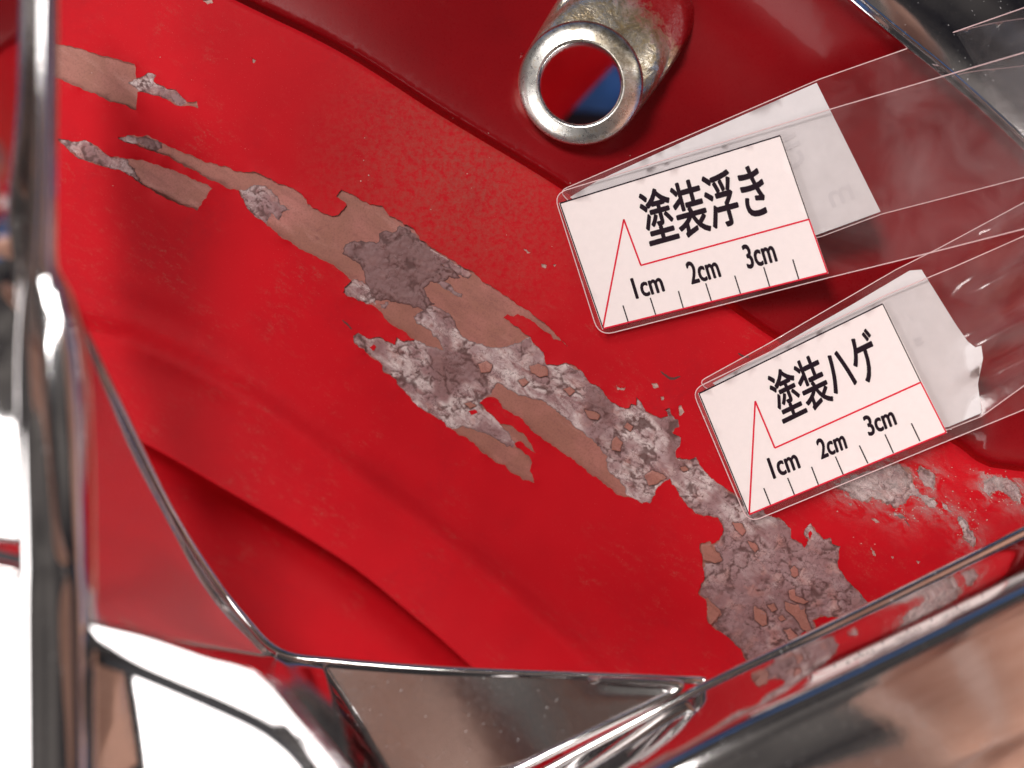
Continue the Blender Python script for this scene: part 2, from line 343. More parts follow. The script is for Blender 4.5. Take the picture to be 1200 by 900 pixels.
CHIPS = [[(237, 0), (246, -2), (250, 3), (243, 5)], [(293, 67), (300, 71), (297, 74)], [(613, 291), (622, 296), (618, 297)], [(634, 309), (641, 311), (640, 314), (635, 313)], [(648, 310), (652, 310), (650, 313)], [(722, 451), (727, 455), (733, 453), (732, 457), (724, 457)], [(763, 449), (770, 449), (772, 454), (766, 455)], [(774, 465), (778, 464), (778, 469), (775, 469)], [(795, 476), (799, 475), (802, 483), (796, 487)], [(1020, 608), (1025, 607), (1031, 612), (1026, 613)], [(1020, 641), (1025, 646), (1026, 652), (1023, 651)], [(1044, 652), (1047, 652), (1046, 655)], [(994, 590), (998, 590), (997, 593)], [(1073, 657), (1079, 658), (1076, 661)]]
# whitish eaten places right of the lower label
PE = [[(978, 566), (1000, 556), (1020, 552), (1040, 546), (1052, 543), (1068, 556), (1070, 566), (1078, 578), (1097, 588), (1096, 595), (1088, 594), (1075, 582), (1066, 582), (1060, 590), (1050, 596), (1040, 592), (1030, 585), (1022, 582), (1008, 587), (996, 582), (985, 574)],
      [(1074, 551), (1080, 546), (1092, 553), (1096, 562), (1094, 576), (1084, 570), (1078, 562)],
      [(1046, 599), (1054, 601), (1062, 607), (1056, 608), (1048, 604)],
      [(1152, 575), (1154, 562), (1166, 557), (1180, 558), (1192, 568), (1198, 582), (1196, 590), (1186, 586), (1176, 577), (1166, 576), (1158, 581)],
      [(1122, 604), (1130, 608), (1140, 622), (1144, 634), (1140, 642), (1131, 634), (1128, 622), (1123, 614)],
      [(1104, 588), (1110, 592), (1116, 600), (1112, 600), (1106, 596)]]
rPA = rough_poly(PA, 3, .12, .6); rPB = rough_poly(PB, 3, .14, .7); rPC = rough_poly(PC, 2.6, .16, .9)
rPE = [rough_poly(p, 2.2, .35, 1.6) for p in PE]; rCH = [rough_poly(p, 2, .25, .5) for p in CHIPS]; rIS = [rough_poly(p, 2, .2, .5) for p in ISL]
HC, HR = (679, 101), 55
hole = np.array([(HC[0]+HR*math.cos(a), HC[1]+HR*math.sin(a)) for a in np.linspace(0, 2*math.pi, 64, endpoint=False)])
f2edge = F2
X0, X1, Y0, Y1 = -170, 1370, -150, 1040

panel = thing('painted_body_panel', 'red painted sheet metal panel with peeled patches and a metal boss', 'body panel')

loose = [(x, y) for x in np.arange(X0, X1+1, 9) for y in np.arange(Y0, Y1+1, 9)]
def offs(line, ds, step):
    seg = np.hypot(*np.diff(line, axis=0).T); s = np.r_[0, np.cumsum(seg)]; tt = np.arange(0, s[-1], step)
    c = np.c_[np.interp(tt, s, line[:, 0]), np.interp(tt, s, line[:, 1])]; g = np.gradient(c, axis=0); g /= np.hypot(*g.T)[:, None]
    return np.concatenate([c+d*np.c_[g[:, 1], -g[:, 0]] for d in ds])
ex = np.concatenate([offs(E1, (-12, -6, -3, 3, 6, 10, 16), 6), offs(F1, (-30, -20, -10, 0, 10, 20, 30, 40), 8)])
ex = ex[(ex[:, 0] > X0) & (ex[:, 0] < X1) & (ex[:, 1] > Y0) & (ex[:, 1] < Y1)]
loose = np.concatenate([np.array(loose), ex])
# the upper sheet stops at the lip F2 and at the rim under the chrome cover
keep = (sdist(loose, F2) > 4) & (sdist(loose, TLc) < 6); loose = loose[keep]
loose = np.concatenate([loose, offs(F2, (3,), 5)[:]])
loose = loose[(loose[:, 0] > X0) & (loose[:, 0] < X1) & (loose[:, 1] > Y0) & (loose[:, 1] < Y1)]
loose += rng.normal(0, .02, loose.shape)
polys = [rPA, rPB, rPC]+rPE+rCH+rIS+[hole]
nP, nE, nC = 3, len(rPE), len(rCH)
def clipl(l): return l[(l[:, 0] > X0) & (l[:, 0] < X1) & (l[:, 1] > Y0) & (l[:, 1] < Y1)]
V, F, OF = cdt(polys, loose, 1e-4, [clipl(offs(E1, (0,), 6)), clipl(offs(F2, (0,), 5))])
Z = zf(V, -1); Zin = zf(V, 1); cen = np.array([V[list(f)].mean(0) for f in F]); sF2 = sdist(cen, F2); sT = sdist(cen, TLc); sE = sdist(cen, E1)
ins_ = np.zeros((len(polys), len(F)), bool)                    # which outlines each face lies in
for i, p in enumerate(polys):
    m = np.all((cen > p.min(0)) & (cen < p.max(0)), axis=1); ins_[i, m] = inside(cen[m], p)
cls = []                                    # 0 main paint, 1 inner glossy paint, 2+i patch, -1 nothing
for k in range(len(F)):
    o = np.nonzero(ins_[:, k])[0]
    if sF2[k] < -.5 or sT[k] > 8 or (len(polys)-1) in o: cls.append(-1)
    elif any(nP+nE+nC <= i < len(polys)-1 for i in o): cls.append(0)
    elif len(o): cls.append(2+int(o[0]))
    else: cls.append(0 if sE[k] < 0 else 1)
cls = np.array(cls)
def submesh(name, sel, mat, dz, parent, wall=0.0, lip=False, z=None):
    idx = {}; v = []; f = []; zz = Z if z is None else z
    def vi(i):
        if i not in idx: idx[i] = len(v); v.append(P(V[i, 0], V[i, 1], zz[i]+dz))
        return idx[i]
    fs = [F[k] for k in np.nonzero(sel)[0]]; ed = {}
    for g in fs:
        g = list(g)
        f.append([vi(i) for i in g])
        for a, b in zip(g, g[1:]+g[:1]): ed[(a, b)] = ed.get((a, b), 0)+1
    if wall:
        low = {}
        def wi(i, top):
            k = (i, top)
            if k not in low:
                low[k] = len(v); v.append(P(V[i, 0], V[i, 1], zz[i]+dz-(0 if top else wall)))
            return low[k]
        for (a, b) in ed:
            if (b, a) not in ed: f.append([wi(b, 1), wi(a, 1), wi(a, 0), wi(b, 0)])
    o = mesh_obj(name, v, f, mat, parent)
    return o
PT = .022        # paint film as it stands proud of the bare metal, cm (built a little thick, several coats)
dmin = np.full(len(V), 1e9)
for p in (rPA, rPB, rPC):
    m = np.all((V > p.min(0)-14) & (V < p.max(0)+14), axis=1); dmin[m] = np.minimum(dmin[m], pdist(V[m], p))
gate_ = np.array([max(0, noise.noise(Vector((x*.045, y*.045, 31)))+.25) if d < 14 else 0 for (x, y), d in zip(V, dmin)])
Zp = Z+.050*gate_*np.exp(-(dmin/4.5)**2)                     # the paint lifts and curls along the broken edge
submesh('outer_sheet', cls == 0, M_paint, 0, panel, PT+.05, z=Zp)
submesh('inner_sheet', cls == 1, M_gloss_shaded, 0, panel, PT+.02, z=Zin)
bare = []
plabels = {0: 'squarish tan bare patch near the top left corner', 1: 'small tan bare patch with grey pointed tip', 2: 'long ragged tan and grey bare patch across the sheet'}
for i in range(nP+nE+nC):
    nm = 'bare_patch' if i < nP else ('eaten_spot' if i < nP+nE else 'paint_chip')
    o = submesh(nm, cls == 2+i, M_primer if i < nP+nE else M_chip, -PT, panel)
    if i in plabels: o['label'] = plabels[i]
    bare.append(o)

# lip of the upper sheet, folded down and back under, and the lower sheet beneath it
fl = offs(F2, (0,), 6); fl = fl[(fl[:, 0] > X0) & (fl[:, 0] < X1) & (fl[:, 1] < Y1+60)]
zl = zf(fl); g = np.gradient(fl, axis=0); g /= np.hypot(*g.T)[:, None]; nrm = np.c_[-g[:, 1], g[:, 0]]     # towards the lower left
prof = [(-2, .0), (1.5, -.012), (4, -.05), (5, -.10), (3, -.16), (-6, -.22), (-24, -.26), (-60, -.30)]
v = []; f = []
for k, (o_, dz) in enumerate(prof):
    for i in range(len(fl)): v.append(P(*(fl[i]+nrm[i]*o_), zl[i]+dz))
n_ = len(fl)
for k in range(len(prof)-1):
    for i in range(n_-1): f.append((k*n_+i, k*n_+i+1, (k+1)*n_+i+1, (k+1)*n_+i))
mesh_obj('sheet_lip', v, f, M_paint, panel)
v = []; f = []; offs_ = [-110, -70, -40, -20, -8, 0, 8, 16, 26, 40, 60, 90, 140, 220, 320, 420]
for o_ in offs_:
    for i in range(n_):
        d = o_; z = zl[i]-.50-.55*math.exp(-((d+4)/38)**2)-.55*max(0, d-30)/200
        v.append(P(*(fl[i]+nrm[i]*o_), z))
for k in range(len(offs_)-1):
    for i in range(n_-1): f.append((k*n_+i, k*n_+i+1, (k+1)*n_+i+1, (k+1)*n_+i))
mesh_obj('lower_sheet', v, f, M_paint, panel)

# scratches
for pts, wd in (([(774, 435), (780, 440), (788, 444), (797, 441)], 1.6), ([(865, 414), (872, 418), (878, 418)], 1.2), ([(401, 375), (407, 380), (412, 386)], 1.2), ([(1060, 608), (1066, 617)], .6)):
    c = catmull(pts, 4); v = []; f = []
    for i, q in enumerate(c):
        t = c[min(i+1, len(c)-1)]-c[max(i-1, 0)]; t /= np.hypot(*t); nn = np.array([-t[1], t[0]]); wq = wd*(.4+.6*math.sin(math.pi*(i+.3)/(len(c))))
        for s in (-1, 1):
            p = q+nn*s*wq*random.uniform(.6, 1.2); v.append(P(*p, zf1(*p)+.004))
    for i in range(len(c)-1): f.append((2*i, 2*i+1, 2*i+3, 2*i+2))
    mesh_obj('scratch', v, f, M_scr, panel)

# ------------------------------------------------------------------ corrosion crusts and primer flakes
FLK = [[(821, 638), (832, 637), (847, 656), (838, 660), (824, 656)], [(828, 707), (836, 712), (844, 719), (839, 727), (833, 732), (829, 722)],
       [(884, 710), (890, 714), (898, 718), (899, 732), (893, 734), (884, 726)], [(919, 705), (931, 709), (944, 708), (943, 717), (950, 735), (953, 741), (945, 741), (938, 735), (932, 724), (922, 716)],
       [(876, 634), (884, 636), (889, 644), (885, 648), (879, 641)], [(926, 668), (930, 663), (935, 667), (936, 674), (931, 677), (927, 674)],
       [(918, 738), (926, 736), (935, 745), (932, 753), (924, 749)], [(899, 709), (907, 707), (911, 714), (905, 717)], [(912, 724), (917, 721), (921, 726), (915, 728)],
       [(924, 692), (931, 690), (932, 698), (942, 702), (948, 705), (944, 707), (934, 706), (926, 702)],
       [(858, 612), (870, 614), (874, 622), (870, 628), (862, 620)],
       [(620, 429), (630, 426), (641, 431), (642, 440), (632, 442), (623, 437)], [(685, 480), (694, 482), (703, 486), (701, 492), (690, 490)], [(717, 517), (722, 511), (730, 519), (727, 529), (717, 527)],
       [(731, 500), (735, 495), (742, 500), (739, 506)], [(755, 557), (764, 551), (777, 556), (781, 560), (770, 567), (760, 569)], [(797, 548), (803, 546), (807, 550), (801, 553)],
       [(560, 427), (570, 423), (577, 427), (574, 436), (564, 437)], [(607, 446), (615, 443), (620, 448), (613, 453)], [(660, 456), (668, 453), (674, 459), (667, 464)], [(544, 473), (552, 471), (558, 476), (551, 479)]]
K = [
  ('light', 0, [(150, 97), (160, 92), (166, 90), (170, 88), (173, 85), (183, 88), (180, 95), (195, 104), (206, 105), (215, 115), (219, 121), (212, 125), (195, 116), (180, 112), (168, 108), (158, 102)]),
  ('mid', 1, [(67, 162), (75, 163), (85, 166), (98, 164), (108, 168), (120, 177), (132, 184), (141, 185), (150, 188), (155, 196), (160, 205), (167, 217), (160, 212), (150, 205), (135, 199), (120, 195), (105, 190), (92, 186), (82, 178), (75, 170)]),
  ('dark', 2, [(160, 164), (167, 160), (180, 164), (190, 168), (190, 174), (183, 177), (170, 172)]),
  ('light', 2, [(138, 162), (150, 158), (160, 161), (165, 166), (158, 170), (146, 167)]),
  ('mid', 2, [(280, 223), (290, 222), (300, 217), (312, 218), (322, 228), (328, 240), (340, 246), (330, 250), (327, 258), (318, 250), (312, 262), (298, 253), (290, 245), (283, 232)]),
  ('dark', 2, [(401, 297), (405, 286), (415, 282), (430, 284), (441, 285), (444, 274), (452, 270), (462, 272), (468, 264), (480, 267), (487, 274), (495, 283), (505, 291), (514, 300), (520, 312), (533, 318), (540, 326), (526, 324), (516, 332), (504, 330), (496, 338), (503, 350), (510, 356), (497, 364), (484, 361), (472, 356), (458, 354), (443, 352), (433, 343), (428, 326), (422, 310), (411, 303)]),
  ('light', 2, [(402, 343), (403, 337), (412, 329), (424, 329), (434, 336), (440, 350), (441, 357), (430, 356), (418, 352), (407, 347)]),
  ('mid', 2, [(445, 356), (455, 353), (452, 362), (447, 361)]),
  ('mid', 2, [(500, 291), (514, 297), (530, 307), (545, 316), (553, 322), (548, 327), (535, 322), (522, 314), (510, 305)]),
  ('mid', 2, [(512, 332), (518, 328), (528, 333), (534, 342), (542, 345), (541, 349), (533, 346), (524, 340)]),
  ('light', 2, [(414, 393), (420, 390), (433, 397), (442, 395), (452, 400), (463, 404), (465, 395), (472, 400), (486, 398), (497, 402), (512, 407), (520, 411), (514, 398), (503, 387), (488, 379), (484, 371), (492, 366), (502, 358), (512, 360), (527, 368), (534, 380), (540, 392), (553, 400), (570, 406), (588, 407), (603, 402), (612, 399), (622, 395), (623, 399), (637, 413), (640, 427), (653, 428), (663, 425), (682, 435), (690, 447), (702, 453), (712, 467), (728, 477), (737, 478), (740, 473), (746, 475), (746, 465), (752, 472), (757, 482), (767, 487), (775, 490), (783, 487), (779, 480), (785, 478), (788, 487), (795, 492), (796, 500), (788, 507), (798, 513), (797, 522), (792, 528), (793, 537), (800, 538), (815, 535), (820, 545), (833, 560), (850, 572), (868, 585), (890, 596), (907, 606), (917, 610), (927, 620), (927, 630), (933, 633), (943, 642), (947, 633), (942, 627), (943, 620), (950, 613), (957, 624), (965, 632), (973, 630), (975, 637), (985, 640), (983, 648), (982, 663), (988, 673), (1000, 687), (1010, 697), (1026, 712), (1000, 735), (983, 724), (967, 722), (952, 727), (955, 738), (940, 742), (937, 750), (925, 790), (888, 800), (878, 777), (863, 757), (843, 740), (836, 734), (846, 720), (832, 704), (820, 697), (825, 673), (825, 660), (846, 658), (843, 648), (836, 639), (843, 633), (848, 620), (841, 606), (828, 604), (815, 602), (805, 592), (800, 585), (795, 577), (787, 568), (785, 561), (778, 565), (770, 572), (768, 580), (762, 590), (753, 590), (740, 583), (733, 572), (722, 560), (712, 550), (712, 535), (700, 523), (688, 512), (673, 500), (655, 484), (640, 472), (622, 467), (606, 462), (590, 452), (580, 452), (576, 462), (568, 467), (562, 472), (570, 482), (580, 490), (588, 500), (598, 508), (604, 518), (602, 524), (594, 524), (580, 514), (566, 507), (552, 502), (540, 500), (530, 503), (523, 500), (517, 492), (500, 483), (490, 477), (478, 463), (465, 450), (460, 442), (448, 433), (448, 428), (442, 422), (428, 412), (415, 402)]),
]
for p in PE: K.append(('pale', 3+PE.index(p), p))
rFL = [rough_poly(p, 2.5, .12, .5) for p in FLK]
seeds = np.c_[rng.uniform(40, 1210, 6000), rng.uniform(60, 820, 6000)]
def crust(kind, pi, pts):
    base = rPC if pi == 2 else (rPA if pi == 0 else rPB if pi == 1 else rPE[pi-3])
    poly = rough_poly(pts, 2.2, .22, 1.1); bb0 = poly.min(0); bb1 = poly.max(0); st = 1.9
    gx, gy = np.meshgrid(np.arange(bb0[0], bb1[0], st), np.arange(bb0[1], bb1[1], st)); q = np.c_[gx.ravel(), gy.ravel()]
    q += rng.normal(0, .35, q.shape); q = q[inside(q, poly)]
    hol = [r for r in rIS]
    v, f, of = cdt([poly]+hol, q, 1e-3)
    cen = np.array([v[list(a)].mean(0) for a in f]) if f else np.zeros((0, 2))
    ok = inside(cen, base) if pi <= 2 else np.ones(len(cen), bool)
    ok &= inside(cen, poly)
    for r in hol: ok &= ~inside(cen, r)
    f = [a for a, k in zip(f, ok) if k]
    # voronoi cells, stretched along the run of the patch, warped
    c, s = math.cos(math.radians(35)), math.sin(math.radians(35))
    wp = np.array([(noise.noise(Vector((x*.06, y*.06, 3)))*8+noise.noise(Vector((x*.2, y*.2, 5)))*2.4, noise.noise(Vector((x*.06, y*.06, 9)))*8+noise.noise(Vector((x*.2, y*.2, 2)))*2.4) for x, y in v])
    def rot(a): r = np.c_[a[:, 0]*c+a[:, 1]*s, -a[:, 0]*s+a[:, 1]*c]; r[:, 0] *= .62; return r
    sd = seeds[(seeds[:, 0] > bb0[0]-20) & (seeds[:, 0] < bb1[0]+20) & (seeds[:, 1] > bb0[1]-20) & (seeds[:, 1] < bb1[1]+20)]
    rs = rot(sd); rv = rot(v+wp); d1 = np.empty(len(v)); d2 = np.empty(len(v)); ci = np.empty(len(v), int)
    for a in range(0, len(v), 2000):
        dd = np.hypot(rv[a:a+2000, None, 0]-rs[None, :, 0], rv[a:a+2000, None, 1]-rs[None, :, 1])
        o = np.argpartition(dd, 1, axis=1)[:, :2]; e = np.take_along_axis(dd, o, 1); sw = e[:, 0] > e[:, 1]
        d1[a:a+2000] = e.min(1); d2[a:a+2000] = e.max(1); ci[a:a+2000] = np.where(sw, o[:, 1], o[:, 0])
    edge = np.clip(1-(d2-d1)/2.5, 0, 1)
    nz = lambda fr, z0: np.array([noise.noise(Vector((x*fr, y*fr, z0))) for x, y in v])
    big = nz(.022, 1); mid = nz(.07, 4); fin = nz(.22, 8); vf = nz(.5, 11)
    cellr = rng.uniform(0, 1, len(sd))[ci]
    gate = np.clip((nz(.035, 21)+.16)*4, 0, 1)
    crack = edge*gate
    fd = np.full(len(v), 1e9)
    if pi == 2 and kind == 'light':
        for r in rFL:
            d = pdist(v, r); fd = np.minimum(fd, d)
    crack = np.maximum(crack, np.clip(1-fd/2.2, 0, 1))
    bd = pdist(v, poly); rim = np.clip(1-bd/2.5, 0, 1)
    amp = {'light': 1, 'mid': .85, 'dark': .8, 'pale': .6}[kind]
    h = .018+amp*(.012*mid+.016*fin+.011*vf+.020*(cellr-.4)*gate)-.024*crack*amp
    h = np.where(bd < .6, .0, h); h = np.maximum(h, .002)
    white = np.clip(.5+1.3*big+.6*mid+(.15 if kind == 'light' else 0), 0, 1)*{'light': 1, 'mid': .65, 'dark': .10, 'pale': 1}[kind]
    if kind == 'pale': white = np.clip(white+.5, 0, 1)
    white = np.maximum(white, rim*.75*(kind != 'dark'))
    if pi == 2 and kind == 'light':                 # the lower lobe is browner
        white *= np.clip(1-.55*sstep((v[:, 1]-600)/40), 0, 1)
    tone = cellr*np.clip(.5+mid*1.5, 0, 1)
    dark = np.full(len(v), .85 if kind == 'dark' else .0)+np.clip(-big*1.6-.1+.3*fin, 0, .7)*(kind not in ('pale',))
    if pi <= 2: crack = np.maximum(crack, np.clip(1-bd/2.4, 0, 1)*np.clip((pdist(v, base)-2)/3, 0, 1)*(.9 if kind == 'dark' else .75))
    zz = zf(v)-PT
    used = sorted({i for a in f for i in a}); mp = {i: k for k, i in enumerate(used)}; u = np.array(used)
    o = mesh_obj('corrosion_crust', [P(v[i, 0], v[i, 1], zz[i]+h[i]) for i in used], [[mp[i] for i in a] for a in f], M_crust, bare[pi],
             attrs={'crack': crack[u], 'white': white[u], 'tone': tone[u], 'dark': dark[u]})
    return o
for kind, pi, pts in K: crust(kind, pi, pts)
v = []; f = []                                      # a scatter of tiny whitish specks round the eaten spots, too fine to pick apart
for cx, cy, sx_, sy_, n_ in ((1090, 585, 30, 22, 30), (1128, 612, 10, 18, 34), (1170, 576, 18, 10, 34), (1030, 572, 40, 14, 14), (1010, 600, 60, 40, 10), (160, 110, 70, 60, 8), (520, 230, 90, 60, 26)):
    for _ in range(n_):
        x, y = random.gauss(cx, sx_), random.gauss(cy, sy_); r_ = random.uniform(.3, 1.1)**1.3; a0 = random.uniform(0, 6)
        if inside([(x, y)], rPC)[0]: continue
        k = len(v); zc = zf1(x, y)
        for j in range(5): v.append(P(x+math.cos(a0+j*1.257)*r_*random.uniform(.6, 1.3), y+math.sin(a0+j*1.257)*r_*random.uniform(.5, 1), zc+.003))
        f.append(tuple(range(k, k+5)))
for p in PE:                                        # powdery bloom fading out from each eaten spot
    p = np.array(p, float); c0 = p.mean(0); n_ = int(60+.9*np.prod(p.max(0)-p.min(0))**.9*.25)
    for _ in range(min(n_//3, 140)):
        a_ = p[random.randrange(len(p))]; t = random.random(); q = c0+(a_-c0)*(.55+.55*abs(random.gauss(0, .8)))+np.array([random.gauss(0, 3.5), random.gauss(0, 3.0)])
        r_ = random.uniform(.25, .9); a0 = random.uniform(0, 6); k = len(v); zc = zf1(*q)
        for j in range(5): v.append(P(q[0]+math.cos(a0+j*1.257)*r_*random.uniform(.6, 1.5), q[1]+math.sin(a0+j*1.257)*r_*random.uniform(.5, 1), zc+.003))
        f.append(tuple(range(k, k+5)))
# the bloom itself: a film of powder, thickest at the spots
gx, gy = np.meshgrid(np.arange(950, 1262, 4.), np.arange(520, 690, 4.)); bq = np.c_[gx.ravel(), gy.ravel()]; W_ = gx.shape[1]
dn = np.zeros(len(bq))
for p in PE:
    p = np.array(p, float); dd = np.where(inside(bq, p), 0, pdist(bq, p)); dn = np.maximum(dn, np.exp(-(dd/13)**1.3)*(1 if len(p) > 8 else .7))
bz = zf(bq); m_ = (sdist(bq, E1) < -6)
bf = [(i, i+1, i+1+W_, i+W_) for i in range(len(bq)-W_) if (i+1) % W_ and m_[i] and m_[i+1] and m_[i+W_] and m_[i+1+W_] and max(dn[i], dn[i+W_+1]) > .02]
us = sorted({i for a in bf for i in a}); mp_ = {i: k for k, i in enumerate(us)}
mb, nb, bb = nt('powder_bloom'); bb.inputs['Base Color'].default_value = (.52, .42, .40, 1); bb.inputs['Roughness'].default_value = .9
at_ = node(nb, 'ShaderNodeAttribute', attribute_name='dens'); vv_ = coords(nb); v2_ = coords(nb, (.5, 1, 1), math.radians(-36))
al = mix(nb, 1.0, at_.outputs['Fac'], ramp(nb, noise_t(nb, v2_, 5, 6, .72, .6), [(.42, 0), (.70, 1)]), 'MULTIPLY'); al = mix(nb, 1.0, al, (.75,)*3, 'MULTIPLY'); L(nb, al, bb.inputs['Alpha'])
o_ = mesh_obj('powder_bloom', [P(*bq[i], bz[i]+.005) for i in us], [[mp_[i] for i in a] for a in bf], mb, panel, attrs={'dens': dn[us]}); o_['kind'] = 'stuff'
sk = mesh_obj('fine_specks', v, f, M_chip, panel, smooth=False); sk['kind'] = 'stuff'
for r in rFL:
    c = r.mean(0); zc = zf1(*c)-PT+.034; n_ = len(r); v = [P(*p, zc-.03) for p in r]+[P(*p, zc) for p in r]+[P(*(c+(p-c)*.86), zc+.006) for p in r]
    f = [(i, (i+1) % n_, n_+(i+1) % n_, n_+i) for i in range(n_)]+[(n_+i, n_+(i+1) % n_, 2*n_+(i+1) % n_, 2*n_+i) for i in range(n_)]+[tuple(range(2*n_, 3*n_))]
    mesh_obj('primer_flake', v, f, M_primer, bare[2], smooth=False)

# ------------------------------------------------------------------ boss with its ring
boss = None
zb = zf1(728, 60); ZR = .32
def circ_loft(name, secs, mat, parent, seg=72):
    """secs: (cx, cy, r, z) or with tilt; surface of revolution like loft with free centres"""
    v = []; f = []
    for (cx, cy, r, z, *t) in secs:
        tx, ty = t if t else (0, 0)
        for k in range(seg):
            a = 2*math.pi*k/seg; dx, dy = math.cos(a)*r, math.sin(a)*r
            v.append(P(cx+dx, cy+dy, z+dx*tx+dy*ty))
    for i in range(len(secs)-1):
        for k in range(seg): f.append((i*seg+k, (i+1)*seg+k, (i+1)*seg+(k+1) % seg, i*seg+(k+1) % seg))
    return mesh_obj(name, v, f, mat, parent)
tl = (.0016, -.0016)
def capsule_loft(name, secs, mat, parent, seg=96):
    """secs: ring-side centre, far centre, radius, z at ring side, z at far side: a weld shoulder trailing off one side"""
    v = []; f = []
    for (c1, c2, r, z1, z2) in secs:
        ax = math.atan2(c2[1]-c1[1], c2[0]-c1[0])
        for k in range(seg):
            a_ = 2*math.pi*k/seg; w_ = float(sstep(np.array((math.cos(a_-ax)+.35)/.7)))
            v.append(P(c1[0]+(c2[0]-c1[0])*w_+math.cos(a_)*r, c1[1]+(c2[1]-c1[1])*w_+math.sin(a_)*r, z1+(z2-z1)*w_))
    for i in range(len(secs)-1):
        for k in range(seg): f.append((i*seg+k, (i+1)*seg+k, (i+1)*seg+(k+1) % seg, i*seg+(k+1) % seg))
    return mesh_obj(name, v, f, mat, parent)
RC = (681, 97)
boss = capsule_loft('mounting_boss', [(RC, (748, -6), 84, zb-.35, zb-.7), (RC, (740, 8), 79, zb-.2, zb-.25), (RC, (732, 22), 76, zb+.0, zb+.12), (RC, (724, 36), 74, zb+.3, zb+.36), (RC, (715, 50), 73, zb+.55, ZR-.85), (RC, (706, 64), 72, zb+.8, ZR-.58), (RC, (698, 76), 70, ZR-.45, ZR-.42), (RC, (690, 86), 66, ZR-.32, ZR-.38), (RC, (683, 94), 64, ZR-.2, ZR-.3)], M_boss, panel)
circ_loft('ring', [(683, 94, 66, ZR-.34, *tl), (682, 96, 71, ZR-.24, *tl), (681, 97, 73, ZR-.17, *tl), (680.5, 97.5, 72.6, ZR-.13, *tl), (680, 98, 70.5, ZR-.085, *tl), (680, 98, 62, ZR-.04, *tl), (680, 98, 53, ZR-.002, *tl), (680, 98, 51, ZR+.005, *tl), (680, 98, 49, ZR-.02, *tl), (680, 98, 48, ZR-.08, *tl)], M_ring, boss)
circ_loft('bore', [(680, 98, 48.2, ZR-.10, *tl), (680, 98, 47.5, ZR-.2), (680, 100, 47.5, zb-.2), (680, 101, 47.5, zb-.8)], m_plain('bore_metal', (.45, .42, .40), .25, 1, var=.4, scale=6), boss)
circ_loft('collar', [(680, 98, 58, ZR-.2), (680, 100, 56, zb-.6)], M_boss, boss)
# painted skin running up the back of the boss
tube('weld_bead', [(612, 62, zb+.28), (606, 84, zb+.25), (606, 98, zb+.2), (613, 112, zb+.1), (622, 124, zb+.05)], [2, 5, 6, 5, 2], M_gloss_shaded, boss)
# seen through the bore: the far rail of the frame and a cloth below
tube('far_rail', [(424, 273, -6.2), (634, 48, -6.2), (894, -227, -6.2)], [82, 82, 82], M_paint, panel, seg=32)
cl = []
for i in range(25):
    for j in range(25):
        cl.append(P(480+i*20, -120+j*20, -10+.5*math.sin(i*.8)*math.cos(j*.6)+.3*math.sin(j*1.1)))
blue = mesh_obj('blue_cloth', cl, [(i*25+j, (i+1)*25+j, (i+1)*25+j+1, i*25+j+1) for i in range(24) for j in range(24)], M_blue)
shade_tube = tube('bore_shade_tube', [(420, 170, -8.2), (640, 158, -8.2), (740, 160, -8.2), (950, 130, -8.2)], [30, 30, 30, 30], M_dark, None, seg=24)  # dark tube added in place of the shade low in the bore
shade_tube['label'] = 'dark tube standing in for shade at the bottom inside the round metal ring'; shade_tube['category'] = 'shade_tube'
blue['label'] = 'blue cloth seen through the round metal ring'; blue['category'] = 'cloth'

# ------------------------------------------------------------------ chrome trim in the foreground
trim = thing('chrome_trim', 'blurred chrome trim frame running along left and bottom edges', 'chrome trim')
# side face, left of the post
loft('side_face', [[(-90, -60, 8.6), (-10, -60, 6.8), (46, -60, 5.15)], [(-90, 120, 8.4), (-16, 120, 6.7), (44, 120, 5.15)], [(-90, 230, 7.4), (-20, 230, 6.1), (38, 230, 5.15)], [(-90, 300, 6.2), (-24, 300, 5.6), (32, 300, 5.15)],
      [(-90, 420, 4.9), (-30, 430, 5.05), (24, 420, 5.1)], [(-90, 540, 4.5), (-30, 540, 4.85), (26, 540, 5.1)], [(-90, 630, 4.5), (-30, 635, 4.85), (28, 640, 5.1)]], M_chrome, trim)
loft('lower_side_face', [[(-90, 655, 4.6), (-30, 662, 4.85), (30, 672, 5.1)], [(-90, 780, 4.5), (-30, 780, 4.8), (30, 780, 5.1)], [(-90, 960, 4.4), (-30, 960, 4.75), (32, 960, 5.1)]], M_chrome, trim)
tube('shadow_gap_strip', [(-90, 634, 5.1), (-30, 644, 5.25), (30, 658, 5.35)], [8, 8, 7], M_dark, trim)  # dark tube standing in for the dark joint line above the rib
tube('cross_rib', [(-90, 652, 5.0), (-30, 662, 5.15), (30, 675, 5.25)], [9, 9, 8], M_chrome, trim)
# post: rounded ridge
def ridge(y, xa, xb, z, dz):
    m = (xa+xb)/2
    return [(xa, y, z-.10), (xa+3, y, z+.05), (xa+(m-xa)*.5, y, z+.05*dz/.28), (m, y, z), (xb-(xb-m)*.35, y, z-dz*.6), (xb, y, z-dz*1.7), (xb-1, y, z-dz*2.4), (xb-26, y, z-dz*2.4-2.6)]
loft('post', [ridge(-60, 42, 61, 5.3, .12), ridge(120, 41, 60, 5.3, .12), ridge(240, 38, 59, 5.3, .12), ridge(310, 32, 60, 5.3, .14), ridge(350, 27, 78, 5.3, .2), ridge(420, 25, 95, 5.35, .26), ridge(520, 27, 102, 5.4, .28), ridge(640, 30, 104, 5.35, .26), ridge(720, 30, 105, 5.25, .22), ridge(960, 32, 106, 5.15, .2)], M_chrome, trim)
